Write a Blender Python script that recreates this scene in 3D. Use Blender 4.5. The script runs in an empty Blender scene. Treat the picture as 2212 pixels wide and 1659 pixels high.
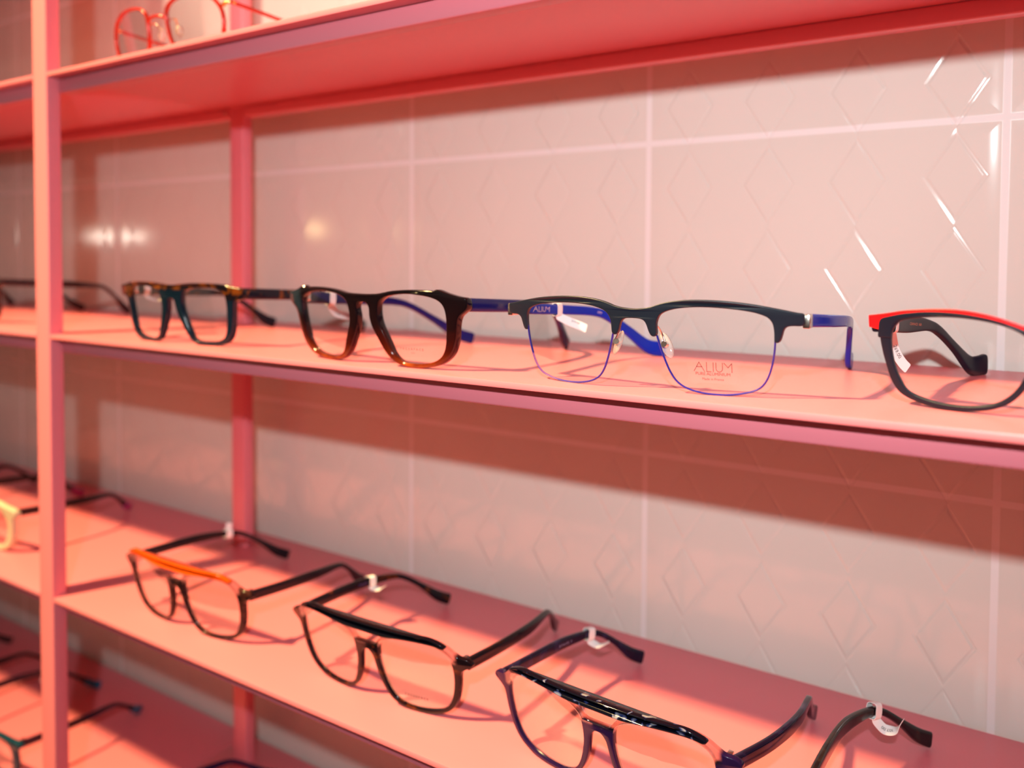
import bpy, math, random
from mathutils import Vector, Matrix
random.seed(4)
C = bpy.context.scene.collection
sc = bpy.context.scene
mm = .001

# ------------------------------------------------------------------ materials
def mat(name):
    m = bpy.data.materials.new(name); m.use_nodes = True
    nt = m.node_tree; nt.nodes.clear()
    out = nt.nodes.new('ShaderNodeOutputMaterial')
    return m, nt, out
def pbsdf(nt, col=(.5,.5,.5), rough=.4, metal=0, spec=.5, coat=0):
    b = nt.nodes.new('ShaderNodeBsdfPrincipled')
    b.inputs['Base Color'].default_value = (*col, 1)
    b.inputs['Roughness'].default_value = rough
    b.inputs['Metallic'].default_value = metal
    b.inputs['Specular IOR Level'].default_value = spec
    b.inputs['Coat Weight'].default_value = coat
    b.inputs['Coat Roughness'].default_value = .05
    return b
def simple(name, col, rough=.4, metal=0, spec=.5, coat=0):
    m, nt, out = mat(name)
    b = pbsdf(nt, col, rough, metal, spec, coat)
    nt.links.new(b.outputs[0], out.inputs[0])
    return m
def math_node(nt, op, a, b=None, c=None, clamp=False):
    n = nt.nodes.new('ShaderNodeMath'); n.operation = op; n.use_clamp = clamp
    for i, v in enumerate((a, b, c)):
        if v is None: continue
        if isinstance(v, (int, float)): n.inputs[i].default_value = v
        else: nt.links.new(v, n.inputs[i])
    return n.outputs[0]
def sstep(nt, v, lo, hi, a=0., b=1.):
    n = nt.nodes.new('ShaderNodeMapRange'); n.interpolation_type = 'SMOOTHSTEP'
    nt.links.new(v, n.inputs['Value'])
    for k, x in zip(('From Min','From Max','To Min','To Max'), (lo, hi, a, b)): n.inputs[k].default_value = x
    return n.outputs['Result']
def noise(nt, co, scale, detail=2, rough=.5, dist=0):
    n = nt.nodes.new('ShaderNodeTexNoise'); nt.links.new(co, n.inputs['Vector'])
    n.inputs['Scale'].default_value = scale; n.inputs['Detail'].default_value = detail
    n.inputs['Roughness'].default_value = rough; n.inputs['Distortion'].default_value = dist
    return n.outputs['Fac']
def ramp(nt, v, stops, interp='LINEAR'):
    r = nt.nodes.new('ShaderNodeValToRGB'); nt.links.new(v, r.inputs[0])
    e = r.color_ramp.elements; r.color_ramp.interpolation = interp
    while len(e) < len(stops): e.new(.5)
    for q, (p, c) in zip(e, stops): q.position = p; q.color = (*c, 1)
    return r.outputs[0]
def objco(nt):
    t = nt.nodes.new('ShaderNodeTexCoord'); return t.outputs['Object']
def sep(nt, v):
    s = nt.nodes.new('ShaderNodeSeparateXYZ'); nt.links.new(v, s.inputs[0]); return s.outputs
def mixc(nt, f, a, b):
    n = nt.nodes.new('ShaderNodeMix'); n.data_type = 'RGBA'
    if isinstance(f, (int, float)): n.inputs[0].default_value = f
    else: nt.links.new(f, n.inputs[0])
    for s, v in ((n.inputs[6], a), (n.inputs[7], b)):
        if isinstance(v, tuple): s.default_value = (*v, 1)
        else: nt.links.new(v, s)
    return n.outputs[2]

def coral_paint():
    m, nt, out = mat('coral_powder_coat')
    co = objco(nt)
    b = pbsdf(nt, (.71,.172,.21), .36, spec=.45)
    n = noise(nt, co, 900, 2)
    bp = nt.nodes.new('ShaderNodeBump'); bp.inputs['Strength'].default_value = .12; bp.inputs['Distance'].default_value = .0002
    nt.links.new(n, bp.inputs['Height']); nt.links.new(bp.outputs[0], b.inputs['Normal'])
    nt.links.new(b.outputs[0], out.inputs[0])
    return m
TILE = .2016; GX = -.4277+.0022; GZ = .0760
def tile_mat():
    m, nt, out = mat('embossed_glazed_tile')
    co = objco(nt); s = sep(nt, co)
    u = math_node(nt, 'FRACT', math_node(nt, 'DIVIDE', math_node(nt, 'SUBTRACT', s[0], GX-10*TILE), TILE))
    v = math_node(nt, 'FRACT', math_node(nt, 'DIVIDE', math_node(nt, 'SUBTRACT', s[2], GZ-10*TILE*1.012), TILE*1.012))
    au = math_node(nt, 'ABSOLUTE', math_node(nt, 'SUBTRACT', u, .5))
    av = math_node(nt, 'ABSOLUTE', math_node(nt, 'SUBTRACT', v, .5))
    edge = math_node(nt, 'MAXIMUM', au, av)                      # .5 at the joint
    grout = sstep(nt, edge, .4895, .4925)
    pillow = sstep(nt, edge, .455, .489)
    cu = math_node(nt, 'ABSOLUTE', math_node(nt, 'SUBTRACT', math_node(nt, 'FRACT', math_node(nt, 'MULTIPLY', u, 4.)), .54))
    cv = math_node(nt, 'ABSOLUTE', math_node(nt, 'SUBTRACT', math_node(nt, 'FRACT', math_node(nt, 'ADD', math_node(nt, 'MULTIPLY', v, 4.), .085)), .5))
    d = math_node(nt, 'ADD', math_node(nt, 'DIVIDE', cu, .30), math_node(nt, 'DIVIDE', cv, .47))   # 1 on the lozenge outline
    dd = math_node(nt, 'ABSOLUTE', math_node(nt, 'SUBTRACT', d, .97))
    groove = sstep(nt, dd, .02, .12, 1., 0.)
    inside = sstep(nt, d, .9, 1.02, 1., 0.)
    h = math_node(nt, 'SUBTRACT', math_node(nt, 'MULTIPLY', inside, .35), math_node(nt, 'MULTIPLY', groove, .5))
    h = math_node(nt, 'SUBTRACT', h, math_node(nt, 'MULTIPLY', pillow, .55))
    bp = nt.nodes.new('ShaderNodeBump'); bp.inputs['Strength'].default_value = 1.; bp.inputs['Distance'].default_value = .00042
    nt.links.new(h, bp.inputs['Height'])
    big = noise(nt, co, 6, 2)
    base = mixc(nt, big, (.62,.58,.525), (.68,.63,.57))
    col = mixc(nt, grout, base, (.72,.68,.66))
    b = pbsdf(nt, (.8,.7,.6), .09, spec=.5)
    nt.links.new(col, b.inputs['Base Color'])
    rg = mixc(nt, grout, (.09,.09,.09), (.6,.6,.6)); nt.links.new(rg, b.inputs['Roughness'])
    nt.links.new(bp.outputs[0], b.inputs['Normal'])
    nt.links.new(b.outputs[0], out.inputs[0])
    return m
def clear_mat(name, ior=1.5, tint=(1,1,1), gloss=1.0, rough=.01, haze=0.0, hazecol=(.9,.85,.85)):
    m, nt, out = mat(name)
    tr = nt.nodes.new('ShaderNodeBsdfTransparent'); tr.inputs[0].default_value = (*tint, 1)
    gl = nt.nodes.new('ShaderNodeBsdfGlossy'); gl.inputs['Roughness'].default_value = rough
    fr = nt.nodes.new('ShaderNodeFresnel'); fr.inputs[0].default_value = ior
    f = math_node(nt, 'MULTIPLY', fr.outputs[0], gloss, clamp=True)
    mx = nt.nodes.new('ShaderNodeMixShader'); nt.links.new(f, mx.inputs[0])
    nt.links.new(tr.outputs[0], mx.inputs[1]); nt.links.new(gl.outputs[0], mx.inputs[2])
    last = mx.outputs[0]
    if haze:
        df = nt.nodes.new('ShaderNodeBsdfDiffuse'); df.inputs[0].default_value = (*hazecol, 1)
        m2 = nt.nodes.new('ShaderNodeMixShader'); m2.inputs[0].default_value = haze
        nt.links.new(last, m2.inputs[1]); nt.links.new(df.outputs[0], m2.inputs[2]); last = m2.outputs[0]
    nt.links.new(last, out.inputs[0])
    return m
def acetate(name, colfn, rough=.12, clearfn=None, spec=.28):
    """glossy cellulose acetate; colfn(nt,co,sep)->colour, clearfn->0..1 share of clear acetate"""
    m, nt, out = mat(name)
    co = objco(nt); s = sep(nt, co)
    b = pbsdf(nt, (.1,.1,.1), rough, spec=spec)
    c = colfn(nt, co, s)
    if isinstance(c, tuple): b.inputs['Base Color'].default_value = (*c, 1)
    else: nt.links.new(c, b.inputs['Base Color'])
    last = b.outputs[0]
    if clearfn:
        tr = nt.nodes.new('ShaderNodeBsdfTransparent'); tr.inputs[0].default_value = (.96,.93,.92,1)
        gl = nt.nodes.new('ShaderNodeBsdfGlossy'); gl.inputs['Roughness'].default_value = .04
        lw = nt.nodes.new('ShaderNodeLayerWeight'); lw.inputs[0].default_value = .35
        f = math_node(nt, 'ADD', math_node(nt, 'MULTIPLY', lw.outputs['Facing'], .6), .14)
        mx = nt.nodes.new('ShaderNodeMixShader'); nt.links.new(f, mx.inputs[0])
        nt.links.new(tr.outputs[0], mx.inputs[1]); nt.links.new(gl.outputs[0], mx.inputs[2])
        m2 = nt.nodes.new('ShaderNodeMixShader'); nt.links.new(clearfn(nt, co, s), m2.inputs[0])
        nt.links.new(last, m2.inputs[1]); nt.links.new(mx.outputs[0], m2.inputs[2]); last = m2.outputs[0]
    nt.links.new(last, out.inputs[0])
    return m
def tort(scale, dark, mid, light, lo=.45, hi=.62):
    def f(nt, co, s):
        return ramp(nt, noise(nt, co, scale, 2, .5, .4), [(0, dark), (lo, dark), (lo+.05, mid), (hi, light), (1, light)])
    return f

CORAL = coral_paint()
TILEM = tile_mat()
LENS = clear_mat('demo_lens', 1.45, (1,1,1), .3)
PAD = clear_mat('silicone_nose_pad', 1.45, (.98,.93,.9), 1., .08, .25, (.95,.8,.72))
PAPER = simple('white_tag_paper', (.86,.82,.80), .6)
INK = simple('black_print', (.02,.02,.02), .7)
REDINK = simple('brown_lens_print', (.07,.008,.015), .6)
PALEPRINT = simple('pale_temple_print', (.75,.6,.62), .5)
METAL = simple('nickel_hinge', (.75,.66,.58), .22, 1)
GOLD = simple('gold_metal', (.9,.6,.25), .2, 1)
STEEL = simple('stainless_screw', (.7,.68,.68), .25, 1)
MATTENAVY = simple('matte_navy_aluminium', (.007,.010,.020), .42, spec=.4)
BLUE = simple('royal_blue_acetate', (.008,.024,.36), .16, 0, .12)
NAVY = simple('navy_acetate', (.008,.006,.04), .15, 0, .28)
BLUERIM = simple('blue_wire_rim', (.014,.018,.24), .3)
MATTEBLACK = simple('matte_blue_black_acetate', (.004,.006,.016), .4, spec=.3)
RED = simple('bright_red_acetate', (.62,.002,.006), .35)

def g1front(nt, co, s):
    t = tort(150, (.006,.004,.006), (.07,.018,.003), (.15,.036,.004), .50, .68)(nt, co, s)
    th_ = math_node(nt, 'ADD', s[2], sstep(nt, math_node(nt, 'ABSOLUTE', s[0]), .042, .048, 0., .006))
    return mixc(nt, sstep(nt, th_, .0350, .0366), (.003,.010,.020), t)
def g1clear(nt, co, s): return 0
M_G1 = acetate('teal_and_tortoise_acetate', g1front)
M_G1T = acetate('dark_tortoise_acetate', tort(110, (.005,.003,.009), (.04,.012,.003), (.20,.05,.006), .52, .68))
def g2front(nt, co, s):
    n = noise(nt, co, 90, 2)
    h = math_node(nt, 'ADD', s[2], math_node(nt, 'MULTIPLY', math_node(nt, 'SUBTRACT', n, .5), .014))
    c = ramp(nt, math_node(nt, 'DIVIDE', h, .042), [(0, (.26,.05,.003)), (.07, (.11,.013,.002)), (.26, (.04,.0035,.002)), (.50, (.010,.0025,.003)), (1, (.005,.003,.004))])
    k = math_node(nt, 'MULTIPLY', sstep(nt, s[0], -.056, -.050, 1., 0.), sstep(nt, s[2], .022, .03))
    return mixc(nt, k, c, (.012,.02,.03))
M_G2 = acetate('black_to_amber_acetate', g2front, .1)
PURPLE = simple('deep_purple_blue_acetate', (.007,.006,.075), .16, 0, .28)
def topclear(z0, z1, dead=None):
    def f(nt, co, s):
        a = sstep(nt, s[2], z0, z1)
        e = sstep(nt, math_node(nt, 'ABSOLUTE', s[0]), .0565, .0590, 1., 0.)
        return math_node(nt, 'MULTIPLY', a, e)
    return f
M_L1 = acetate('brown_smoke_acetate', tort(140, (.009,.004,.006), (.022,.007,.006), (.06,.018,.012)), .12, topclear(.0335,.036))
M_L2 = acetate('red_tortoise_acetate', tort(120, (.006,.003,.005), (.03,.006,.003), (.13,.022,.004), .54, .70), .1, topclear(.0335,.036))
M_L3 = acetate('purple_acetate', lambda nt,co,s: mixc(nt, noise(nt,co,60), (.008,.003,.026), (.018,.007,.048)), .1, topclear(.0330,.0350))
ORANGE = simple('orange_acetate', (.62,.065,.001), .25, 0, .28)
BLACKG = simple('gloss_black_acetate', (.003,.003,.006), .08, 0, .28)
SPOT = acetate('black_pearl_spot_acetate', lambda nt,co,s: ramp(nt, noise(nt,co,190,1,.4,.6), [(0,(.003,.003,.008)),(.60,(.003,.003,.008)),(.63,(.02,.03,.12)),(.70,(.25,.23,.26)),(1,(.35,.33,.35))]), .08)
SPOTT = acetate('dark_purple_spot_acetate', lambda nt,co,s: ramp(nt, noise(nt,co,110,2), [(0,(.004,.003,.012)),(.5,(.006,.004,.018)),(.66,(.02,.016,.055)),(1,(.07,.04,.07))]), .12)
L1T = acetate('dark_smoke_temple', lambda nt,co,s: mixc(nt, noise(nt,co,60), (.005,.004,.009), (.018,.010,.011)), .15)
L4T = acetate('dark_horn_temple', lambda nt,co,s: ramp(nt, noise(nt,co,40,4,.7,1.), [(0,(.004,.003,.006)),(.5,(.008,.005,.007)),(.7,(.04,.022,.016)),(1,(.09,.055,.04))]), .12)
CREAM = simple('cream_acetate', (.60,.50,.33), .3)
TEAL = simple('teal_metallic_acetate', (.004,.06,.10), .2, .3)
VIOLET = simple('violet_acetate', (.05,.01,.16), .2)
DARKVIOLET = simple('dark_violet_temple', (.010,.003,.016), .25)
TEALTIP = simple('teal_tip', (.01,.10,.20), .3)
MAGTIP = simple('magenta_tip', (.45,.02,.16), .3)
BROWN = simple('brown_tortoise_temple', (.010,.002,.003), .2)
GREYT = simple('grey_brown_temple', (.022,.010,.012), .25)
REDM = simple('red_lacquer_metal', (.40,.018,.006), .22, .2)

# ------------------------------------------------------------------ object helpers
def link(name, me, m, parent=None, smooth=None):
    o = bpy.data.objects.new(name, me); C.objects.link(o)
    if m is not None:
        me.materials.clear(); me.materials.append(m)
    if smooth:
        me.shade_smooth(); me.set_sharp_from_angle(angle=math.radians(smooth))
    if parent: o.parent = parent
    return o
def empty(name, loc, rz=0):
    o = bpy.data.objects.new(name, None); C.objects.link(o)
    o.location = loc; o.rotation_euler = (0, 0, rz); o.empty_display_size = .01
    return o
def tag(o, label, cat=None, group=None, kind=None):
    if label: o['label'] = label
    if cat: o['category'] = cat
    if group: o['group'] = group
    if kind: o['kind'] = kind
    return o
def boxes(name, lst, m, parent=None, bev=.0012, seg=3, origin=(0,0,0)):
    import bmesh
    bm = bmesh.new()
    for x0, x1, y0, y1, z0, z1 in lst:
        r = bmesh.ops.create_cube(bm, size=1)
        for v in r['verts']:
            v.co = Vector(((x0+x1)/2-origin[0]+v.co.x*(x1-x0), (y0+y1)/2-origin[1]+v.co.y*(y1-y0), (z0+z1)/2-origin[2]+v.co.z*(z1-z0)))
    if bev: bmesh.ops.bevel(bm, geom=bm.edges[:], offset=bev, segments=seg, affect='EDGES', profile=.5)
    me = bpy.data.meshes.new(name); bm.to_mesh(me); bm.free()
    o = link(name, me, m, parent, 40)
    o.location = origin
    return o

def cat_closed(pts, n=6):
    out = []; N = len(pts)
    for i in range(N):
        p0, p1, p2, p3 = (Vector(pts[(i+k-1) % N]) for k in range(4))
        for j in range(n):
            t = j/n
            out.append(.5*((2*p1)+(p2-p0)*t+(2*p0-5*p1+4*p2-p3)*t*t+(3*p1-p0-3*p2+p3)*t**3))
    return out
def cat_open(pts, n=8):
    out = []; N = len(pts)
    for i in range(N-1):
        p0 = Vector(pts[max(i-1, 0)]); p1 = Vector(pts[i]); p2 = Vector(pts[i+1]); p3 = Vector(pts[min(i+2, N-1)])
        for j in range(n):
            t = j/n
            out.append(.5*((2*p1)+(p2-p0)*t+(2*p0-5*p1+4*p2-p3)*t*t+(3*p1-p0-3*p2+p3)*t**3))
    out.append(Vector(pts[-1])); return out
def smooth_loop(pts, n=5, it=2):
    p = cat_closed([Vector(q) for q in pts], n)
    for _ in range(it):
        p = [(p[i-1]+2*p[i]+p[(i+1) % len(p)])/4 for i in range(len(p))]
    return p
def mirror(p): return [(-q[0], q[1]) for q in p][::-1]
def symm(half): return list(half)+[q for q in mirror(half)]

def face_y(u, w, k, tilt): return k*u*u + tilt*w
def plate(name, loops, y_front, thick, bev, m, parent, k, tilt, n=5, it=2):
    """loops in mm (u, w); solid bevelled plate bent to the face curve"""
    cu = bpy.data.curves.new(name, 'CURVE'); cu.dimensions = '2D'; cu.fill_mode = 'BOTH'
    cu.extrude = max(thick*mm/2-bev*mm, 1e-5); cu.bevel_depth = bev*mm; cu.bevel_resolution = 2; cu.offset = -bev*mm
    for L in loops:
        P = smooth_loop(L, n, it)
        sp = cu.splines.new('POLY'); sp.points.add(len(P)-1); sp.use_cyclic_u = True
        for q, v in zip(sp.points, P): q.co = (v.x*mm, v.y*mm, 0, 1)
    ob = bpy.data.objects.new('t', cu); C.objects.link(ob)
    dg = bpy.context.evaluated_depsgraph_get(); dg.update()
    me = bpy.data.meshes.new_from_object(ob.evaluated_get(dg)); me.name = name
    C.objects.unlink(ob); bpy.data.objects.remove(ob)
    FACE.update(K=k, T=tilt, back=max(FACE.get('back', -9), y_front+thick-.6))
    for v in me.vertices:
        a, b, c = v.co
        v.co = (a, (y_front+thick/2)*mm - c + face_y(a, b, k, tilt), b)
    import bmesh
    bm = bmesh.new(); bm.from_mesh(me); bmesh.ops.remove_doubles(bm, verts=bm.verts, dist=1e-6)
    bmesh.ops.recalc_face_normals(bm, faces=bm.faces); bm.to_mesh(me); bm.free()
    return link(name, me, m, parent, 35)
def lens(loop, y_mid, m, parent, k, tilt, grow=.5, name='lens', bulge=0):
    P = smooth_loop(loop, 4, 2); c = sum(P, Vector((0,0)))/len(P)
    rings = [1, .75, .5, .25]; N = len(P); vs = []; fs = []
    for side in (-1, 1):
        for r in rings:
            for p in P:
                d = (p-c); q = c+d*r*(1+grow/d.length)
                a, b = q.x*mm, q.y*mm
                vs.append((a, y_mid*mm+side*.0007-bulge*mm*(1-r*r)+face_y(a, b, k, tilt), b))
        a, b = c.x*mm, c.y*mm
        vs.append((a, y_mid*mm+side*.0007-bulge*mm+face_y(a, b, k, tilt), b))
    H = N*len(rings)+1
    for s in (0, 1):
        o = s*H
        for r in range(len(rings)-1):
            for i in range(N):
                j = (i+1) % N; f = (o+r*N+i, o+r*N+j, o+(r+1)*N+j, o+(r+1)*N+i)
                fs.append(f if s == 0 else f[::-1])
        for i in range(N):
            j = (i+1) % N; f = (o+3*N+i, o+3*N+j, o+H-1); fs.append(f if s == 0 else f[::-1])
    for i in range(N):
        j = (i+1) % N; fs.append((i, H+i, H+j, j))
    me = bpy.data.meshes.new(name); me.from_pydata(vs, [], fs); me.update()
    return link(name, me, m, parent, 30)
def tube(name, pts, r, m, parent, n=8, sub=6, closed=False, flat=1.):
    P = (cat_closed if closed else cat_open)([Vector(p) for p in pts], sub) if sub > 1 else [Vector(p) for p in pts]
    vs = []; fs = []; N = len(P)
    up = Vector((0, 1, 0))
    for i, p in enumerate(P):
        if closed: t = (P[(i+1) % N]-P[i-1])
        else: t = P[min(i+1, N-1)]-P[max(i-1, 0)]
        t.normalize(); a = t.cross(up)
        if a.length < 1e-3: a = t.cross(Vector((1, 0, 0)))
        a.normalize(); b = t.cross(a)
        rr = r(i/(N-1)) if callable(r) else r
        for j in range(n):
            th = 2*math.pi*j/n
            vs.append(p + a*(math.cos(th)*rr) + b*(math.sin(th)*rr*flat))
    M = N if closed else N-1
    for i in range(M):
        for j in range(n):
            k = (j+1) % n; i2 = (i+1) % N
            fs.append((i*n+j, i*n+k, i2*n+k, i2*n+j))
    if not closed:
        fs.append(tuple(range(n))[::-1]); fs.append(tuple((N-1)*n+j for j in range(n)))
    me = bpy.data.meshes.new(name); me.from_pydata([tuple(v) for v in vs], [], fs); me.update()
    import bmesh
    bm = bmesh.new(); bm.from_mesh(me); bmesh.ops.recalc_face_normals(bm, faces=bm.faces); bm.to_mesh(me); bm.free()
    return link(name, me, m, parent, 50)

def temple_path(side, xh, yh, wh, tip, bow=1.5):
    """centre line of one temple in mm (local): hinge -> ear bend -> tip"""
    xt, yt, wt = tip
    P = [(yh, wh), (yh+.35*(yt-42-yh), wh-1.6), (yh+.7*(yt-42-yh), wh-3.2), (yt-42, wh-5.2), (yt-32, wh-8.5), (yt-20, wh-17), (yt-9, wh-26.5), (yt-1.5, wt)]
    out = []
    for y, w in P:
        s = (y-yh)/(yt-yh)
        f = max(0, (s-.3)/.7)
        x = xh+(xt-xh)*f**2.2 + side*(bow if not isinstance(bow, tuple) else bow[0 if side < 0 else 1])*math.sin(math.pi*min(1, s*1.1))
        out.append((x, y, w))
    return out
def temple(path, hts, thick, m, parent, name='temple', y_cut=None, edge=.35):
    """sweep a rounded bar along path; hts = heights (mm) at the path's control points"""
    P = cat_open([(*p, h) for p, h in zip(path, hts)], 7) if False else None
    A = cat_open([Vector(p) for p in path], 7); Hh = cat_open([Vector((h, th, 0)) for h, th in zip(hts, thick)], 7)
    n = 16; vs = []; fs = []; N = len(A)
    prof = []
    for j in range(n):
        th = 2*math.pi*(j+.5)/n; c, s = math.cos(th), math.sin(th)
        prof.append((math.copysign(abs(c)**.45, c), math.copysign(abs(s)**.45, s)))
    # rounded end caps: add shrunken stations
    st = []
    for i in range(N):
        t = (A[min(i+1, N-1)]-A[max(i-1, 0)]).normalized()
        st.append((A[i], t, Hh[i].x, Hh[i].y))
    a0, t0, h0, w0 = st[0]; a1, t1, h1, w1 = st[-1]
    st = [(a0-t0*.25, t0, h0*.93, w0*.8)]+st
    for q in (.35, .65, .85, .97):
        st.append((a1+t1*q*h1*.24, t1, h1*math.sqrt(max(0, 1-q**4)), w1*math.sqrt(max(.02, 1-q**4))))
    for p, t, h, w in st:
        side = Vector((1, 0, 0)); side = (side-t*side.dot(t)).normalized(); up = side.cross(t).normalized()
        if up.z < 0 and abs(up.z) > .3: up = -up
        for c, s in prof:
            q = p+side*(c*w/2)+up*(s*h/2); vs.append((q.x*mm, q.y*mm, q.z*mm))
    M = len(st)
    for i in range(M-1):
        for j in range(n):
            k = (j+1) % n; fs.append((i*n+j, i*n+k, (i+1)*n+k, (i+1)*n+j))
    fs.append(tuple(range(n))[::-1]); fs.append(tuple((M-1)*n+j for j in range(n)))
    me = bpy.data.meshes.new(name); me.from_pydata(vs, [], fs); me.update()
    import bmesh
    bm = bmesh.new(); bm.from_mesh(me); bmesh.ops.recalc_face_normals(bm, faces=bm.faces); bm.to_mesh(me); bm.free()
    o = link(name, me, m, parent, 40)
    return o, A

def text_mesh(s, size, spacing=1.0):
    cu = bpy.data.curves.new('txt', 'FONT'); cu.body = s; cu.size = size; cu.space_character = spacing
    cu.align_x = 'CENTER'; cu.align_y = 'CENTER'; cu.resolution_u = 3
    ob = bpy.data.objects.new('t', cu); C.objects.link(ob)
    dg = bpy.context.evaluated_depsgraph_get(); dg.update()
    me = bpy.data.meshes.new_from_object(ob.evaluated_get(dg))
    C.objects.unlink(ob); bpy.data.objects.remove(ob)
    return me
def map_mesh(name, me, fn, m, parent):
    for v in me.vertices: v.co = fn(v.co.x, v.co.y)
    me.name = name
    return link(name, me, m, parent)
def strokes_mesh(lines, w):
    """thin-line lettering: list of polylines -> flat mesh of quads"""
    vs = []; fs = []
    for L in lines:
        for (x0, y0), (x1, y1) in zip(L, L[1:]):
            d = Vector((x1-x0, y1-y0)); l = d.length; d /= l; nn = Vector((-d.y, d.x))*w/2; e = d*w/2
            a = Vector((x0, y0))-e; b = Vector((x1, y1))+e; i = len(vs)
            vs += [(*(a-nn), 0), (*(b-nn), 0), (*(b+nn), 0), (*(a+nn), 0)]; fs.append((i, i+1, i+2, i+3))
    me = bpy.data.meshes.new('s'); me.from_pydata(vs, [], fs); me.update(); return me

# ------------------------------------------------------------------ room and shelving
ZT, ZM, ZL, ZB = .1330, -.0569, -.2516, -.4463      # shelf top surfaces
TH = .0033
DW = .186; SD = .1842
wl = bpy.data.meshes.new('wall_back')
wl.from_pydata([(-5,DW,-1.2),(1.6,DW,-1.2),(1.6,DW,1.6),(-5,DW,1.6)], [], [(0,1,2,3)]); wl.update()
o = link('wall_back', wl, TILEM); o['kind'] = 'structure'
fl = bpy.data.meshes.new('floor')
fl.from_pydata([(-5,-3.6,-1.2),(1.6,-3.6,-1.2),(1.6,DW,-1.2),(-5,DW,-1.2)], [], [(0,1,2,3)]); fl.update()
o = link('floor', fl, simple('dark_oak_floor', (.10,.06,.04), .45)); o['kind'] = 'structure'

# one welded shelf frame: posts and rails
fr = empty('shelving_unit', (-.62, .08, -1.2))
tag(fr, 'coral painted metal shelf frame of square posts and thin rails', 'shelving unit')
def fbox(name, b, label=None, bev=.0012):
    o = boxes(name, [(b[0]+.62, b[1]+.62, b[2]-.08, b[3]-.08, b[4]+1.2, b[5]+1.2)], CORAL, fr, bev)
    if label: o['label'] = label
    return o
PX0, PX1 = -.6301, -.6112
BX0, BX1 = -.6005, -.5832
for px in (0, 1.20, -1.20):
    fbox('post', (PX0+px, PX1+px, 0, .0105, -1.2, .62))
    fbox('post', (BX0+px, BX1+px, .1505, .1605, -1.2, .62))
for z in (ZT, ZM, ZL, ZB, -.641, .3277):
    for x0, x1 in ((PX1-1.2, PX0), (PX1, PX0+1.2)):
        fbox('front_rail', (x0, x1, .0090, .0190, z-TH-.0106, z-TH-.0001))
    for x0, x1 in ((BX1-1.2, BX0), (BX1, BX0+1.2)):
        fbox('back_rail', (x0, x1, .1505, .1605, z-TH-.0096, z-TH-.0001))
# shelf screw under the top shelf
sb = tube('screw', [(0,0,0),(0,-.0016,0)], .0016, STEEL, fr, 14, 1); sb.location = (-.6053+.62, .1505-.08, ZT-TH-.005+1.2)
def panel(x0, x1, z, label, notch):
    """thin board with its end notched round the front post"""
    import bmesh
    cx = (x0+x1)/2; e = .0094; ny = .0107
    if notch < 0: P = [(x0,0),(x1,0),(x1,SD),(x0-e,SD),(x0-e,ny),(x0,ny)]
    else: P = [(x0,0),(x1,0),(x1,ny),(x1+e,ny),(x1+e,SD),(x0,SD)]
    bm = bmesh.new()
    f = bm.faces.new([bm.verts.new((x-cx, y-SD/2, 0)) for x, y in P])
    r = bmesh.ops.extrude_face_region(bm, geom=[f])
    for v in r['geom']:
        if isinstance(v, bmesh.types.BMVert): v.co.z = TH
    bmesh.ops.recalc_face_normals(bm, faces=bm.faces[:])
    bmesh.ops.bevel(bm, geom=bm.edges[:], offset=.0006, segments=2, affect='EDGES', profile=.5)
    me = bpy.data.meshes.new('shelf_board'); bm.to_mesh(me); bm.free()
    o = link('shelf_board', me, CORAL, None, 40); o.location = (cx, SD/2, z-TH)
    tag(o, label, 'shelf board', 'thin coral painted shelf boards')
for z, wr, wl_ in ((.3277, 'unseen board added above to shade the wall, right of the front post', 'unseen board added above to shade the wall, left of the front post'),  # unseen top boards, added to keep the spotlight off the upper wall
        (ZT, 'coral shelf board seen from below, right of the front post, carrying the red glasses', 'coral shelf board seen from below, left of the front post'),
        (ZM, 'coral shelf board right of the front post, carrying the blue half-rim glasses', 'second coral board from the top, left of the front post'),
        (ZL, 'coral shelf board right of the front post, carrying the orange-browed glasses', 'coral shelf board left of the front post, carrying the cream glasses'),
        (ZB, 'lowest coral shelf board in view, right of the front post', 'lowest coral shelf board in view, left of the front post')):
    panel(PX1+.0002, PX0+1.2-.0002, z, wr, -1)
    panel(PX1-1.2+.0002, PX0-.0002, z, wl_, 1)

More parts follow.
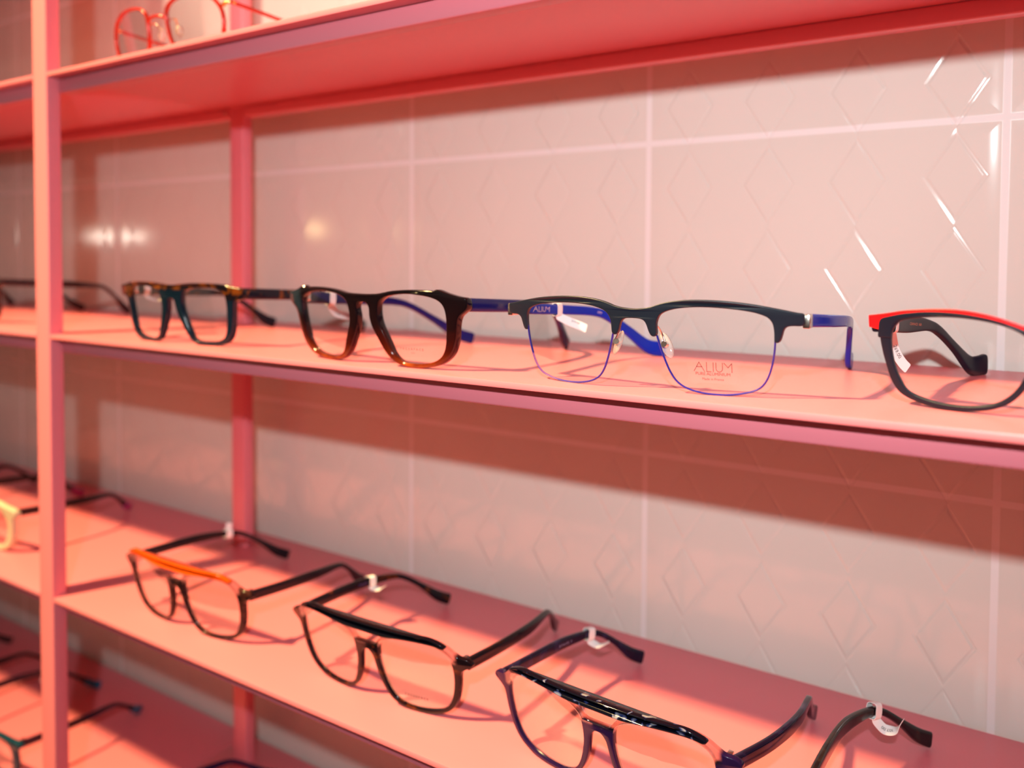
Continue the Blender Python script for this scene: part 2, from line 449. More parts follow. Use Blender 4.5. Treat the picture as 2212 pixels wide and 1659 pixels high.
# ------------------------------------------------------------------ glasses
def copy_tree(o, parent=None):
    c = o.copy(); C.objects.link(c); c.parent = parent
    for ch in list(o.children): copy_tree(ch, c)
    return c
class Spec: pass
THS = [6.2,6.3,6.2,3.9,3.5,3.7,6.8,7.4]
THK = [3.6,3.2,3.0,3.0,3.0,3.0,3.2,3.0]
def to_local(root_loc, rz, p):
    dx, dy = p[0]-root_loc[0], p[1]-root_loc[1]
    c, s = math.cos(rz), math.sin(rz)
    return ((c*dx+s*dy)*1000, (-s*dx+c*dy)*1000)
def temples(root, loc, rz, xh, yh, wh, tipL, tipR, m, hts=THS, thk=THK, hinge=True, tipm=None, bow=1.5, tagy=None):
    res = {}
    yh = back_y(xh, wh)
    for side, tp in ((-1, tipL), (1, tipR)):
        tx, ty = to_local(loc, rz, tp)
        path = temple_path(side, side*xh, yh, wh, (tx, ty-2.0, hts[-1]*.5), bow)
        o, A = temple(path, hts, thk, m, root)
        res[side] = (o, A)
        if hinge:
            hb = boxes('hinge', [(side*(xh-3.6)*mm-.0012, side*(xh-3.6)*mm+.0012, (yh-.5)*mm, (yh+5.0)*mm, (wh-2.2)*mm, (wh+2.2)*mm)], METAL, o, .0004, 2)
        if tipm:
            k = len(A)-10
            P = A[k:]
            pp = [P[0], P[3], P[6], P[9]]
            t, _ = temple([tuple(q) for q in pp], [hts[-2]+.5, hts[-2]+.8, hts[-1]+.8, hts[-1]+.8], [thk[-1]+.7]*4, tipm, o, 'temple_tip')
            t['label'] = 'coloured end tip of the temple'
    return res

def tag_thing(root, A, frac, flag, wvec, label, text=None, bandw=5., hb=6.2, tb=3.8, tpos=.55, tflip=False, tsize=2.6, toff=0.):
    """paper price tag looped round a temple; flag = offsets (mm) from the band's bottom, in the glasses' own axes"""
    i = int(frac*(len(A)-1)); c = A[i]; t = (A[i+1]-A[i-1]).normalized()
    M = Matrix.Translation(root.location) @ Matrix.Rotation(root.rotation_euler.z, 4, 'Z')
    base = M @ (c*mm)
    R = Matrix.Rotation(root.rotation_euler.z, 3, 'Z')
    side = Vector((1,0,0)); up = side.cross(t).normalized()
    if up.z < 0: up = -up
    vs = []; fs = []
    # band: rounded rectangular loop
    prof = []
    for j in range(24):
        th = 2*math.pi*j/24; cc, ss = math.cos(th), math.sin(th)
        prof.append((math.copysign(abs(cc)**.5, cc)*(tb/2+.35), math.copysign(abs(ss)**.5, ss)*(hb/2+.35)))
    for r in (0, .18):
        for e in (-.5, .5):
            for a, b in prof:
                s = 1+r/3
                vs.append(side*a*s+up*b*s+t*(e*bandw*(1-.15*abs(b)/hb)))
    n = 24
    for j in range(n):
        k = (j+1) % n
        fs += [(j, k, n+k, n+j), (2*n+j, 3*n+j, 3*n+k, 2*n+k), (j, 2*n+j, 2*n+k, k), (n+j, n+k, 3*n+k, 3*n+j)]
    # flag ribbon
    F = cat_open([Vector(p) for p in flag], 8); wv = Vector(wvec).normalized(); N = len(F)
    frames = []
    for q in range(N):
        tt = (F[min(q+1, N-1)]-F[max(q-1, 0)]).normalized()
        w = (wv-tt*wv.dot(tt)).normalized(); nn = tt.cross(w).normalized()
        taper = bandw*(.62+.38*min(1, q/5)) if q < N-2 else bandw*(.97 if q == N-2 else .8)
        frames.append((F[q], w, nn, taper))
    b0 = len(vs)
    for P, w, nn, wd in frames:
        for a, b in ((-.5, -.09), (.5, -.09), (.5, .09), (-.5, .09)):
            vs.append(P+w*(a*wd)+nn*b)
    for q in range(N-1):
        for a in range(4):
            k = (a+1) % 4; fs.append((b0+q*4+a, b0+q*4+k, b0+q*4+4+k, b0+q*4+4+a))
    fs += [(b0, b0+3, b0+2, b0+1), tuple(b0+(N-1)*4+a for a in range(4))]
    me = bpy.data.meshes.new('price_tag'); me.from_pydata([tuple((R@v)*mm) for v in vs], [], fs); me.update()
    o = link('price_tag', me, PAPER, None, 50); o.location = base
    tag(o, label, 'price tag', 'white paper price tags looped on the temples')
    if text:
        tm = text_mesh(text, tsize)
        sl = [0]
        for q in range(N-1): sl.append(sl[-1]+(F[q+1]-F[q]).length)
        def fn(x, y):
            sg = -1 if tflip else 1
            s = sl[-1]*tpos + sg*x; s = max(0, min(sl[-1]-1e-4, s)); y = sg*y+toff
            for q in range(N-1):
                if sl[q+1] > s: break
            f = (s-sl[q])/(sl[q+1]-sl[q])
            P = frames[q][0].lerp(frames[q+1][0], f); w = frames[q][1].lerp(frames[q+1][1], f); nn = frames[q][2].lerp(frames[q+1][2], f)
            return (R@(P+w*y*tside+nn*(.16*tface)))*mm
        tside = 1; tface = 1
        # the side of the paper turned towards the room
        q = N//2
        if (R@frames[q][2]).dot(Vector((.45, -1, .35))) < 0: tface = -1
        if (R@(frames[q][1].cross(frames[q+1][0]-frames[q][0]))).dot(Vector((.45, -1, .35))) > 0: tside = -1
        map_mesh('printed_price', tm, fn, INK, o)
    return o

FACE = {}
def back_y(u, w):
    return FACE['back'] + FACE['K']*u*u/1000 + FACE['T']*w
def build_root(name, x, y, z, rz, label, group):
    FACE['back'] = -9
    r = empty(name, (x, y, z), rz); tag(r, label, 'glasses', group); return r
MIDG = 'eyeglasses standing on the shelf below the topmost'
LOWG = 'eyeglasses standing on the third shelf'
BOTG = 'eyeglasses standing on the lowest shelf in view'

# --- G1: teal and tortoise square glasses
H1 = [(11.0,31.5),(13.0,35.0),(18.7,36.6),(28.6,37.6),(37.9,37.4),(43.5,36.2),(46.6,33.2),(47.5,28.0),(47.2,22.3),(46.4,14.8),(45.0,8.6),(42.3,5.0),(36.2,3.0),(28.3,2.3),(22.3,2.4),(17.6,4.5),(15.0,9.0),(12.7,15.1),(10.7,21.2),(10.1,27.0)]
O1 = [(3.0,39.0),(9.0,39.6),(19.3,40.4),(33.7,40.6),(46.9,39.8),(54.0,38.4),(58.6,37.9),(60.4,36.8),(60.2,31.4),(58.2,30.4),(54.2,29.6),(52.7,27.0),(51.6,18.7),(49.7,9.6),(46.8,4.2),(41.1,1.0),(32.7,0.0),(23.4,0.2),(16.2,2.2),(11.6,8.1),(7.3,15.7),(4.4,22.5),(3.4,27.5),(2.0,29.6)]
r = build_root('eyeglasses', -.4848, .0177, ZM, .05, 'teal glasses with a tortoise top, first right of the front post, second shelf', MIDG)
K, T = 1.97, -.1317
f = plate('frame_front', [symm(O1), H1, mirror(H1)], -2, 4.2, .7, M_G1, r, K, T)
for L in (H1, mirror(H1)): lens(L, .2, LENS, r, K, T)
tp1 = temples(r, r.location, .05, 57.5, 8.5, 34.2, (-.5328,.143), (-.4513,.161), M_G1T, [7.2,7.1,6.8,4.2,3.6,4.0,7.6,8.2])
tag_thing(r, tp1[-1][1], .09, [(0,0,-3.5),(2,3,-5.5),(5,7,-7.0),(9,10,-6.5)], (0,1,.2), 'small white price tag on the left temple of the teal and tortoise glasses')

# --- G2: black to amber keyhole glasses
H2 = [(12.2,34.2),(16.5,36.8),(22.1,38.1),(29.7,38.8),(36.8,38.5),(45.0,37.3),(49.9,35.2),(52.1,32.0),(52.7,27.2),(52.3,21.2),(51.2,13.9),(49.4,9.0),(46.4,5.8),(41.5,3.6),(34.3,2.6),(26.8,2.5),(21.6,3.7),(18.0,7.0),(15.9,12.0),(13.7,16.9),(11.4,21.8),(10.6,26.8),(11.0,31.2)]
O2 = [(3.5,38.2),(11.2,38.5),(16.0,39.3),(22.4,40.4),(33.6,41.1),(44.0,40.9),(47.2,40.7),(49.0,41.6),(53.9,39.9),(60.0,38.3),(64.0,37.7),(65.2,36.2),(65.0,32.4),(62.6,30.0),(60.0,27.8),(58.5,23.8),(57.4,16.6),(54.5,9.2),(49.3,4.1),(42.8,1.5),(33.9,0.2),(25.0,0.5),(18.4,2.5),(13.0,7.4),(9.0,14.1),(5.6,20.3),(4.3,26.0),(4.7,30.4),(3.6,32.8),(1.6,33.7)]
r = build_root('eyeglasses', -.3077, .0126, ZM, -.0238, 'glossy keyhole-bridge glasses fading from black to amber tortoise, with navy temples', MIDG)
K, T = 1.81, -.17
plate('frame_front', [symm(O2), H2, mirror(H2)], -2.4, 5.0, .9, M_G2, r, K, T)
ls = [lens(L, .2, LENS, r, K, T) for L in (H2, mirror(H2))]
def on_face(u0, w0, y, K, T, sx=1, sy=1):
    return lambda x, yy: Vector(((u0+x*sx)*mm, y*mm+face_y((u0+x*sx)*mm, (w0+yy*sy)*mm, K, T), (w0+yy*sy)*mm))
map_mesh('lens_print', text_mesh('FACE\u00c0FACE', 1.75, 1.75), on_face(29.5, 9.9, -.75, K, T), REDINK, ls[0])
map_mesh('lens_print', text_mesh('PARIS', .8, 1.2), on_face(30, 7.9, -.75, K, T), REDINK, ls[0])
tp2 = temples(r, r.location, -.0238, 61.5, 9.5, 34.0, (-.325,.134), (-.2577,.141), PURPLE, [7.0,6.9,6.6,4.8,4.0,4.4,7.2,7.6])
tag_thing(r, tp2[-1][1], .15, [(0,0,-3.2),(.5,1.0,-6),(2,4,-9.5),(5,9,-11.0),(7,12,-10.2)], (.2,1,.5), 'white price tag on the left temple of the black-to-amber glasses', '17.00', hb=7.2, tpos=.42, tsize=1.8)

# --- G3: half-rim glasses
H3 = [(9.9,31.0),(11.6,34.2),(15.1,36.0),(20.8,37.3),(29.1,38.0),(39.1,37.7),(48.7,36.6),(54.4,34.9),(57.0,33.0),(57.9,30.8),(58.0,26.4),(57.4,19.4),(56.2,13.0),(54.4,7.9),(51.8,4.3),(47.8,2.2),(41.2,0.7),(34.5,0.3),(27.9,0.8),(22.4,2.2),(18.3,4.7),(15.4,8.8),(13.1,14.5),(11.5,19.6),(10.2,24.6),(9.6,28.0)]
B3 = [(2.6,36.1),(7.9,36.9),(11.6,38.2),(16.0,39.4),(22.4,40.3),(30.6,40.6),(39.2,40.3),(47.5,39.5),(55.1,38.3),(61.3,37.1),(66.1,36.1),(68.6,35.6),(69.0,33.5),(68.6,30.8),(64.8,30.6),(62.6,30.2),(61.3,28.9),(60.6,26.4),(59.8,24.2),(58.9,23.5),(57.7,23.9),(57.7,27.0),(57.4,30.6),(56.4,32.8),(54.2,34.5),(48.7,36.1),(39.1,37.2),(29.1,37.5),(20.8,36.8),(15.1,35.4),(12.1,33.6),(10.6,30.6),(10.4,27.8),(10.3,25.2),(9.2,24.2),(7.9,24.6),(6.9,26.4),(5.9,29.6),(4.6,31.2),(2.2,31.8)]
r = build_root('eyeglasses', -.1519, .0144, ZM, .045, 'half-rim glasses with a matte navy brow, thin blue lower wires and royal blue temples', MIDG)
K, T = 2.6, -.18
plate('brow_bar', [symm(B3)], -1.6, 2.8, .45, MATTENAVY, r, K, T, 4, 1)
ls = []
for L in (H3, mirror(H3)):
    l = lens(L, -.1, LENS, r, K, T, .1); ls.append(l)
for sgn in (1, -1):
    W = [(57.9,25.5)]+H3[11:25]
    P = [(sgn*u*mm, -.1*mm+face_y(u*mm, w*mm, K, T), w*mm) for u, w in W]
    tube('lower_rim_wire', P, .00042, BLUERIM, r, 8, 4, False, 1.8)
# pads on arms
for sgn in (1, -1):
    arm = [(8.3,2,29.5),(9.2,4.5,28.0),(10.4,6.0,24.5),(11.6,5.2,21.6)]
    a = tube('nose_pad_arm', [(sgn*x*mm, y*mm+face_y(x*mm, w*mm, K, T), w*mm) for x, y, w in arm], .00042, METAL, r, 8, 5)
    me = bpy.data.meshes.new('nose_pad'); vs = []; fs = []; nn = 14; R8 = 8
    for i in range(R8+1):
        ph = math.pi*i/R8
        for j in range(nn):
            th = 2*math.pi*j/nn
            p = Vector((math.sin(ph)*math.cos(th)*2.6, math.cos(ph)*1.0, math.sin(ph)*math.sin(th)*6.0))
            p = Matrix.Rotation(sgn*math.radians(-22), 3, 'Y') @ (Matrix.Rotation(sgn*math.radians(38), 3, 'Z') @ p)
            c = Vector((sgn*11.4, 8.2+T*19.5, 19.6))
            vs.append((c+p)*mm)
    for i in range(R8):
        for j in range(nn):
            k = (j+1) % nn; fs.append((i*nn+j, i*nn+k, (i+1)*nn+k, (i+1)*nn+j))
    me.from_pydata([tuple(v) for v in vs], [], fs); me.update()
    pd = link('nose_pad', me, PAD, r, 80)
    tube('pad_box', [(sgn*11.2*mm, (5.0+T*20)*mm, 20.6*mm), (sgn*11.4*mm, (7.2+T*20)*mm, 20.2*mm)], .0014, METAL, a, 10, 1)
A_ = [[(0,0),(2.3,3.9),(4.6,0)],[(1.1,1.9),(3.6,1.9)],[(5.6,3.9),(5.6,0),(7.5,0)],[(8.5,3.9),(8.5,0)],
      [(9.7,3.9),(9.7,1.4),(9.9,.7),(10.4,.2),(11.1,0),(11.8,.2),(12.3,.7),(12.5,1.4),(12.5,3.9)],[(13.2,3.9),(14.9,2.0),(16.5,3.9),(16.5,0)]]
A_ = [[(x-8.2, y-1.95) for x, y in L] for L in A_]
map_mesh('lens_print', strokes_mesh(A_, .27), on_face(33.3, 12.2, -.95, K, T, .93, 1), REDINK, ls[0])
map_mesh('lens_print', text_mesh('PURE ALUMINIUM', 2.1, .98), on_face(33.3, 9.2, -.95, K, T, .86, .9), REDINK, ls[0])
map_mesh('lens_print', text_mesh('Made in France', 1.6, 1.0), on_face(33.3, 7.0, -.95, K, T, .9, .95), REDINK, ls[0])
st = plate('lens_sticker', [[(23.6,15.2),(33,15.2),(43,15.2),(43,10),(43,5.4),(33,5.4),(23.6,5.4),(23.6,10)]], -.9, .04, .005, clear_mat('clear_sticker', 1.3, (.995,.99,.985), .3, .2, .012), ls[0], K, T, 3, 0)
FACE.update(K=2.6, T=-.18, back=6.2); YB = (back_y(69.4, 32.5)-5.6)*mm
tp3 = temples(r, r.location, .045, 69.4, 15.0, 32.6, (-.1920,.1435), (-.0893,.1484), BLUE, [5.6,5.4,5.2,5.0,5.2,6.2,8.2,8.8], [2.6,2.6,2.6,2.6,2.8,2.8,3.0,2.8], hinge=False, bow=(-1., 6.))
for sgn in (1, -1):
    e = boxes('hinge_block', [(sgn*69.4*mm-.0015, sgn*69.4*mm+.0014, YB-.0008, YB+.0057, .0296, .0354)], METAL, tp3[sgn][0], .0005, 2)
    e['label'] = 'silvery metal end block between brow and temple'
A = tp3[-1][1]
def on_temple(A, side, f0, dy, sx=1., up=0., inner=True, th=3.0):
    i = int(f0*(len(A)-1)); c = A[i]; t = (A[min(i+6, len(A)-1)]-A[max(i-6, 0)]).normalized(); u = Vector((1,0,0)).cross(t).normalized()
    xo = (-side if inner else side)*(th/2+.12)
    return lambda x, y: (c + t*(x*sx) + u*(y+up) + Vector((xo, 0, 0)))*mm
map_mesh('temple_print', strokes_mesh([[(x*.62, y*.62) for x, y in L] for L in A_], .3), on_temple(A, -1, .13, 0, 1.6, 0, True, 2.6), PALEPRINT, tp3[-1][0])
map_mesh('temple_print', text_mesh('ALIUM NIPA  52 18 140', 1.7, 1.05), on_temple(A, -1, .47, 0, 1.25, -.1, True, 2.6), PALEPRINT, tp3[-1][0])
tag_thing(r, A, .235, [(0,0,-2.8),(1.5,1.5,-4.2),(4.5,5.0,-6.4),(9,10.0,-9.0),(11.5,12.6,-10.6)], (-.35,.2,1.), 'white price tag hanging from the left blue temple of the half-rim glasses', '219.00', hb=6., tb=3., tpos=.62, tsize=1.9, toff=1.0)

# --- G4: red and black glasses at the right edge
H4 = [(-56.6,32.7),(-55.2,33.6),(-52.5,34.4),(-47.9,35.2),(-41.9,35.8),(-36.1,35.9),(-30.5,35.5),(-25.0,34.7),(-19.6,33.2),(-14.6,30.8),(-11.8,27.5),(-10.9,23.0),(-12.0,18.0),(-13.9,13.8),(-15.8,10.0),(-18.3,6.6),(-22.1,3.5),(-26.4,1.9),(-31.8,.9),(-37.6,.7),(-43.3,1.2),(-49.3,2.7),(-53.5,4.8),(-56.1,9.0),(-57.8,13.3),(-58.9,18.3),(-59.4,23.4),(-59.3,27.0),(-58.5,30.0)]
O4h = [(0,28.8),(6,29.6),(12,31.4),(17.5,33.7),(25.0,36.0),(33.3,37.4),(41.9,37.8),(51.0,37.1),(55.7,36.3),(60.5,34.9),(63.4,33.4),(63.9,29.1),(63.7,25.7),(62.7,19.7),(61.4,14.6),(60.0,9.6),(57.7,5.1),(55.2,2.6),(51.0,.6),(45.1,-1.0),(39.1,-1.7),(33.2,-1.5),(27.2,-.4),(23.0,.9),(19.0,3.0),(15.6,6.3),(12.9,10.4),(10.2,15.2),(7.4,19.2),(4.4,21.8),(0,22.8)]
BR4 = [(0,30.3),(6,31.0),(12,32.9),(19.7,35.8),(27.7,37.9),(36.1,39.0),(43.4,38.9),(49.4,38.4),(55.6,37.6),(61.8,36.2),(67.8,35.1),(68.6,34.6),(68.5,30.4),(67.9,29.9),(64.0,28.9),(62.0,28.0),(58.0,32.0),(52.0,35.0),(42.0,36.4),(30.0,36.1),(19.6,33.8),(10,29.5),(0,28.2)]
def lift(h): return [(u, (w+1.7)*.958) for u, w in h]
H4 = lift(H4); O4h = lift(O4h); BR4 = lift(BR4)
r = build_root('eyeglasses', .006, .033, ZM, -.05, 'matte blue-black glasses with a bright red brow line, cut by the right edge', MIDG)
K, T = 2.0, -.16
def halves(h): return h[:-1]+mirror(h)[0:-1] if False else h+mirror(h)[1:-1]
plate('frame_front', [halves(O4h), H4, mirror(H4)], -2.4, 3.4, .6, MATTEBLACK, r, K, T)
plate('red_brow_layer', [halves(BR4)], -.4, 3.2, .35, RED, r, K, T, 4, 1)['label'] = 'bright red layer along the top of the frame'
seam = plate('frame_step', [lift([(-64.3,26.1),(-62,26.3),(-59.2,26.2),(-59.3,29.5),(-57.5,33.1),(-52.5,34.9),(-41.9,36.4),(-30.5,36.1),(-20.0,33.9),(-20.3,34.9),(-30.5,37.1),(-41.9,37.9),(-51,37.2),(-60.5,35.0),(-63.6,33.4),(-64.2,29.1)])], -2.75, .6, .2, MATTEBLACK, r, K, T, 4, 1)
for L in (H4, mirror(H4)): lens(L, -.3, LENS, r, K, T)
tp4 = temples(r, r.location, -.05, 66.0, 11.5, 31.8, (-.0274,.1624), (.045,.1624), MATTEBLACK, [7.0,7.8,8.6,5.4,4.8,5.0,9.4,10.6], THK, bow=-.5)
map_mesh('temple_print', text_mesh('FACEAFACE  NIPA  lunapolea 1', 1.7), on_temple(tp4[-1][1], -1, .36, 0, 1.35, -.3), simple('copper_print', (.6,.22,.12), .5), tp4[-1][0])
tag_thing(r, tp4[-1][1], .16, [(0,0,-3.2),(.2,.3,-6),(1.2,1.8,-12),(3.4,4.5,-17),(5.5,7,-20)], (.8,1,.12), 'long white price tag hanging down behind the left lens of the red-browed glasses', '269.00', hb=7., tpos=.5, tsize=2.5, bandw=4.6, toff=.5)

# --- aviators on the third shelf: one model, four colours
HA = [(8.8,33.6),(11.4,38.0),(17.4,41.0),(24.7,42.6),(34.4,43.4),(43.5,43.0),(50.2,40.8),(54.0,36.8),(55.7,30.1),(55.0,20.9),(52.9,13.1),(49.8,7.8),(45.1,4.5),(37.4,2.4),(29.0,1.6),(21.0,2.4),(15.2,5.6),(11.7,11.0),(9.4,18.1),(8.2,25.4)]
OA = [(0,47.6),(10,47.4),(22,47.0),(34.9,46.8),(44.1,46.6),(51.5,44.6),(56.2,41.4),(59.4,39.0),(63.5,38.4),(66.2,36.6),(66.3,34.2),(61.6,31.6),(59.4,28.6),(58.3,20.6),(55.6,11.7),(51.2,5.6),(45.4,2.2),(38.0,.3),(29.0,-.4),(20.6,.4),(13.8,3.8),(9.6,9.4),(6.8,16.0),(5.2,22.9),(4.2,27.6),(2.0,30.6),(0,31.1)]
WA = [(0,42.4),(7,42.2),(11.6,41.4),(9.4,39.4),(7.4,36.6),(5.6,35.6),(0,35.5)]
BA = [(0,48.0),(12,47.9),(24,47.8),(34.9,47.9),(43.1,48.0),(48.6,46.6),(53.0,44.4),(51.6,42.6),(47.6,43.6),(42.4,44.0),(34.2,44.0),(24.7,43.4),(14.4,42.3),(0,42.6)]
def aviator(x, y, rz, K, T, label, frontm, browm, templem, tipL, tipR, group=LOWG, z=ZL, bow=3.):
    r = build_root('eyeglasses', x, y+.001, z+.0004, rz, label, group)
    plate('frame_front', [halves(OA), HA, mirror(HA), halves(WA)], -1.8, 3.6, .6, frontm, r, K, T)
    plate('brow_bar', [halves(BA)], -3.4, 3.4, .7, browm, r, K, T, 4, 1)
    ls = [lens(L, .1, LENS, r, K, T) for L in (HA, mirror(HA))]
    tp = temples(r, r.location, rz, 62.8, 9.5, 34.8, tipL, tipR, templem, [6.3,6.4,6.5,4.0,3.5,3.8,7.0,7.8], THK, bow=bow)
    return r, ls, tp, K, T
r, ls, tp, K, T = aviator(-.4885, .0231, .018, 1.96, -.20, 'double-bridge glasses with a bright orange brow bar, on the third shelf', M_L1, ORANGE, L1T, (-.5295,.154), (-.4414,.149))
tag_thing(r, tp[-1][1], .42, [(0,0,2.0),(.3,.6,4.5),(.3,1.4,8.0)], (.3,1,0), 'small white price tag standing up on the left temple of the orange-browed glasses', hb=6.)
r, ls, tp, K, T = aviator(-.3198, .0286, .025, 2.0, -.2187, 'double-bridge glasses with a plain black brow bar and red tortoise rims', M_L2, BLACKG, M_G1T if False else acetate('deep_tortoise_temple', tort(90, (.004,.003,.006), (.02,.005,.003), (.10,.022,.005), .58, .72)), (-.3629,.157), (-.2766,.163))
map_mesh('lens_print', text_mesh('FACE\u00c0FACE', 1.9, 1.6), on_face(30, 8.5, -.8, K, T), REDINK, ls[0])
map_mesh('temple_print', text_mesh('FACE\u00c0FACE PARIS', 1.9, 1.5), on_temple(tp[-1][1], -1, .3, 0, 1.2), simple('violet_temple_print', (.14,.10,.35), .4), tp[-1][0])
tag_thing(r, tp[-1][1], .34, [(0,0,-2.8),(1.6,.8,-4.6),(5.5,3,-5.2),(9,6,-3.0)], (.1,1,.1), 'white price tag curling from the left temple of the black-browed glasses', hb=6., bandw=5)
r, ls, tp, K, T = aviator(-.1725, .0260, -.06, 2.0, -.18, 'double-bridge glasses with a spotted pearl and black brow bar and purple rims', M_L3, SPOT, SPOTT, (-.2088,.154), (-.104,.1485), bow=(-1., 9.))
map_mesh('temple_print', text_mesh('FACE\u00c0FACE PARIS', 1.9, 1.5), on_temple(tp[-1][1], -1, .3, 0, 1.2), simple('grey_temple_print', (.35,.3,.45), .4), tp[-1][0])
tag_thing(r, tp[-1][1], .44, [(0,0,-2.8),(1.4,.8,-5.0),(5.5,3,-6.6),(10,7,-4.6)], (.1,1,.1), 'white price tag curling from the left temple of the purple glasses with spotted brow', hb=6.2, bandw=5.5)
r, ls, tp, K, T = aviator(-.0170, .0255, -.08, 2.0, -.18, 'glasses at bottom right, only one dark horn-patterned temple in view', M_L2, BLACKG, L4T, (-.0473,.1549), (.056,.155))
tag_thing(r, tp[-1][1], .47, [(0,0,-2.8),(1.5,.5,-5.5),(5,1.5,-8.5),(9.5,3.5,-7.8),(12.5,6,-2.5)], (.25,1,.45), 'white curled price tag with black digits on the horn-patterned temple at bottom right', '307.00', hb=6.6, bandw=5.5, tpos=.45, tsize=2.2, tflip=True)

# --- plain shapes for the left bay, the lowest and the topmost shelf
HS = [(10.0,32.0),(14,35.5),(24,37.4),(36,37.4),(46,35.2),(51.5,30),(51.8,20),(48.5,9),(42,3.4),(32,2.2),(22,3),(15.5,8),(12,16),(10,25)]
OS = [(0,35.4),(9,37.2),(18,39.8),(30,40.8),(42,40.2),(52,38.6),(60,37.8),(64,36.6),(64,32.4),(59,30.6),(56.6,27),(55.6,17),(52,6.4),(44,.8),(32,-.6),(21,.4),(13.2,5.6),(8.6,13),(5.6,21),(4.6,27),(0,30.6)]
def plain(x, y, z, rz, label, frontm, templem, tipL, tipR, group, tipm=None, H=HS, O=OS, thick=4.4):
    r = build_root('eyeglasses', x, y, z-min(w for u, w in O)*mm, rz, label, group); K, T = 1.9, -.17
    plate('frame_front', [halves(O), H, mirror(H)], -2, thick, .7, frontm, r, K, T)
    for L in (H, mirror(H)): lens(L, .2, LENS, r, K, T)
    tp = temples(r, r.location, rz, 61.0, 9.5, 34.5, tipL, tipR, templem, [6.2,6.3,6.2,3.9,3.4,3.5,6.4,7.0], THK, tipm=tipm)
    return r, tp
HX = [(10,33),(16,37.4),(28,40),(40,40),(50,36),(54.6,26),(51,13),(43,4.6),(32,2.6),(20,4.6),(12.6,13),(9.4,24)]
OX = [(0,37),(9,39),(18,42.6),(30,44.4),(43,44.2),(54,40.6),(62,38.6),(65.5,36.6),(65.4,32.4),(61.6,30.4),(60,25),(56,11),(47,1.4),(32,-1.4),(18,.6),(9.6,9.6),(5.6,19),(4.4,27),(0,31)]
plain(-.7860, .0265, ZL, 0, 'cream-white rimmed glasses with dark temples, left of the front post, third shelf', CREAM, BROWN, (-.842,.156), (-.7598,.1561), LOWG, MAGTIP, HX, OX, 5)
plain(-.9800, .0265, ZL, 0, 'dark glasses mostly hidden past the left edge on the third shelf, behind the cream pair', BROWN, BROWN, (-1.02,.156), (-.9377,.157), LOWG)
plain(-.7980, .0245, ZM, 0, 'grey-brown glasses at the left edge of the second shelf, temple ends showing past the post', GREYT, GREYT, (-.8381,.157), (-.7582,.157), MIDG)
plain(-.9980, .0265, ZM, 0, 'dark glasses at the far left end of the second shelf, nearly out of view', BLACKG, GREYT, (-1.04,.155), (-.9800,.155), MIDG)
r, tp = plain(-.7800, .0255, ZB, 0, 'glasses with teal brow and violet rims, left of the front post on the lowest shelf', TEAL, DARKVIOLET, (-.8145,.156), (-.7393,.1523), BOTG, TEALTIP)
tag_thing(r, tp[-1][1], .42, [(0,0,-3),(-.5,-1,-6),(-1,-2,-10)], (.3,1,0), 'white price tag on a dark temple at the left edge of the lowest shelf', hb=6.)
plain(-.9550, .0265, ZB, 0, 'dark red-brown glasses on the lowest shelf, at the left edge of the photo', BROWN, BROWN, (-.995,.156), (-.905,.157), BOTG)
plain(-.5050, .0265, ZB, 0, 'violet glasses on the lowest shelf, one temple bend showing at the bottom edge', VIOLET, NAVY, (-.548,.1555), (-.466,.156), BOTG)

# red and gold glasses on the topmost shelf
r = build_root('eyeglasses', -.5150, .0290, ZT, 0, 'thin red and gold glasses on the topmost shelf, cut by the upper edge', 'eyeglasses standing on the topmost shelf'); K, T = 1.9, -.15
HT = [(11.5,33),(18,38),(30,40),(44,39),(55,34),(60,24),(57,10),(46,2.2),(32,1.4),(19,4),(12.6,13),(10.6,24)]
for sgn in (1, -1):
    P = [(sgn*u*mm, face_y(u*mm, w*mm, K, T), w*mm) for u, w in HT]
    tube('rim', P, .0011, REDM, r, 10, 5, True, 1.5)
    L = HT if sgn > 0 else mirror(HT)
    lens(L, 0, LENS, r, K, T, 0)
    a = tube('nose_pad_arm', [(sgn*x*mm, y*mm, w*mm) for x, y, w in ((12,-1,28),(11,2,29),(9.5,4.5,25),(9.5,4.5,21))], .0005, GOLD, r)
    tube('nose_pad', [(sgn*9.2*mm, .005, .0265), (sgn*9.8*mm, .006, .0225), (sgn*11*mm, .006, .017)], lambda t: .0002+.0024*math.sin(math.pi*min(max(t,.02),.98)), PAD, r)
    tube('end_piece', [(sgn*58*mm, .004, .031), (sgn*62*mm, .005, .033), (sgn*65*mm, .009, .033)], .0014, GOLD, r)
tube('bridge', [(-.0118,-.003,.027), (-.005,-.006,.030), (.005,-.006,.030), (.0118,-.003,.027)], .0011, REDM, r)
FACE.update(K=1.9, T=-.15, back=2.5)
temples(r, r.location, 0, 64, 10, 33.0, (-.556,.157), (-.472,.157), REDM, [2.4,2.4,2.4,2.4,2.6,3.6,5,5.4], [1.6]*8, hinge=False)

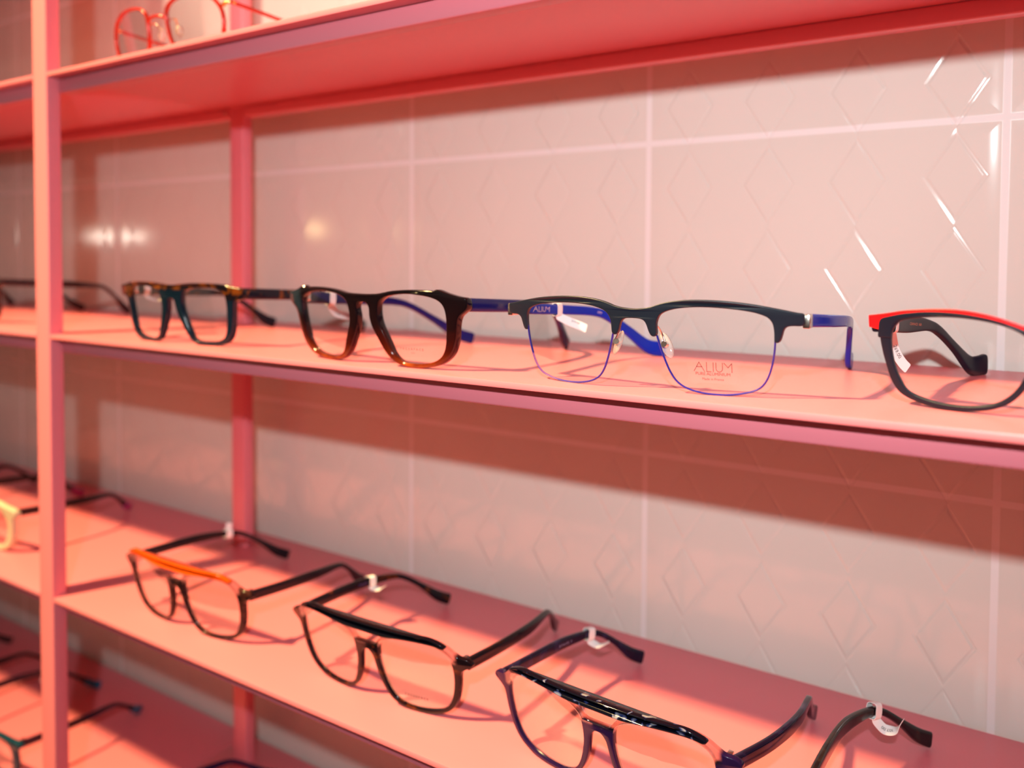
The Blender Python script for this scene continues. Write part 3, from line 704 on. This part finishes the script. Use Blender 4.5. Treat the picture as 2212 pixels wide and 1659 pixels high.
# ------------------------------------------------------------------ lights
def spot_or_point(name, loc, power, col, radius, kind='POINT', aim=None, size=None, blend=.3):
    l = bpy.data.lights.new(name, kind); l.energy = power; l.color = col; l.shadow_soft_size = radius
    o = bpy.data.objects.new(name, l); C.objects.link(o); o.location = loc
    if aim:
        d = Vector(aim)-Vector(loc); o.rotation_euler = d.to_track_quat('-Z', 'Y').to_euler()
        l.spot_size = size; l.spot_blend = blend
    return o
spot_or_point('ceiling_spotlight', (-1.06,-1.01,1.50), 680, (.96,.66,.27), .06, 'SPOT', (-.22,.05,-.10), math.radians(62), 1)
spot_or_point('camera_flash', (.03,-.433,.146), 16.5, (.76,.9,.92), .009, 'SPOT', (-.28,.1,.02), math.radians(110), 1)  # flash held by the camera, aimed along the view
spot_or_point('ceiling_spotlight', (.25,-1.1,.64), 115, (1,.80,.60), .03, 'SPOT', (-.46,.186,.40), math.radians(20), .12)
# shop lamps and a stand-in for a lit sign across the room; they show as soft glows in the glazed tiles
def glow(name, col, L):
    m, nt, out = mat(name); e = nt.nodes.new('ShaderNodeEmission'); e.inputs[0].default_value = (*col, 1); e.inputs[1].default_value = L
    nt.links.new(e.outputs[0], out.inputs[0]); return m
WARM = glow('warm_bulb_glass', (1,.68,.30), 30); WHITEB = glow('white_sign_glow', (1,.88,.72), 30); SHADE = glow('lit_amber_shade', (1,.62,.26), 12)
BRASS = simple('brass', (.6,.42,.18), .3, 1)
def ball(name, r, m, parent, loc):
    import bmesh
    bm = bmesh.new(); bmesh.ops.create_uvsphere(bm, u_segments=20, v_segments=12, radius=r)
    me = bpy.data.meshes.new(name); bm.to_mesh(me); bm.free()
    o = link(name, me, m, parent, 60); o.location = loc; return o
def pendant(loc, r, label, m, shade=False):
    t = empty('pendant_lamp', loc); tag(t, label, 'lamp', 'pendant lamps hanging across the room')
    if shade:
        tube('lamp_shade', [(0,0,-.06),(0,0,0),(0,0,.05),(0,0,.075)], lambda q: .10*(1-q)+.028*q, m, t, 28, 2)
    else: ball('bulb', r, m, t, (0,0,0))
    tube('cord', [(0,0,max(r,.075 if shade else 0)),(0,0,.4),(0,0,1.55-loc[2])], .003, BRASS, t, 8, 1)
pendant((-2.71,-1.877,.127), .030, 'left of two small warm bulbs across the room, glowing in the tiles', WARM)
pendant((-2.458,-2.045,.119), .024, 'right of two small warm bulbs across the room, glowing in the tiles', WARM)
t = empty('sign_stand_in', (-3.391,-1.3755,.088), math.atan2(-.111,.148)); tag(t, 'added row of four bulbs standing in for the lettered sign reflected in the left tiles', 'lamp')  # bulb row added in place of a lettered sign mirrored in the tiles
tube('bar', [(-.10,-.03,.03),(.10,-.03,.03)], .008, BRASS, t, 10, 1)
for i in range(4): ball('bulb', .020, WHITEB, t, (-.0825+.055*i, 0, 0))

w = bpy.data.worlds.new('World'); sc.world = w; w.use_nodes = True
nt = w.node_tree; bg = nt.nodes['Background']
tc = nt.nodes.new('ShaderNodeTexCoord'); s = sep(nt, tc.outputs['Generated'])
f_ = sstep(nt, s[0], -1, 1)
col = mixc(nt, f_, (.60,.38,.28), (.28,.23,.27))
nt.links.new(col, bg.inputs[0]); bg.inputs[1].default_value = .36

# ------------------------------------------------------------------ camera
cam = bpy.data.cameras.new('camera'); co_ = bpy.data.objects.new('camera', cam); C.objects.link(co_)
R = Vector((0.837128, 0.5469744, 0.00597613)); U = Vector((-0.02411809, 0.02599309, 0.99937114)); F = Vector((-0.54647509, 0.8367457, -0.03495152))
co_.matrix_world = Matrix(((R.x, U.x, -F.x, 0), (R.y, U.y, -F.y, -.32), (R.z, U.z, -F.z, 0), (0, 0, 0, 1)))
cam.sensor_fit = 'HORIZONTAL'; cam.sensor_width = 36; cam.lens = 36*1790/2212
cam.shift_x = 0; cam.shift_y = -(829.5-622.794)/2212
cam.clip_start = .01
cam.dof.use_dof = True; cam.dof.focus_distance = .375; cam.dof.aperture_fstop = 5.0
sc.camera = co_
sc.view_settings.view_transform = 'Standard'; sc.view_settings.look = 'None'
sc.view_settings.exposure = 0; sc.view_settings.gamma = 1
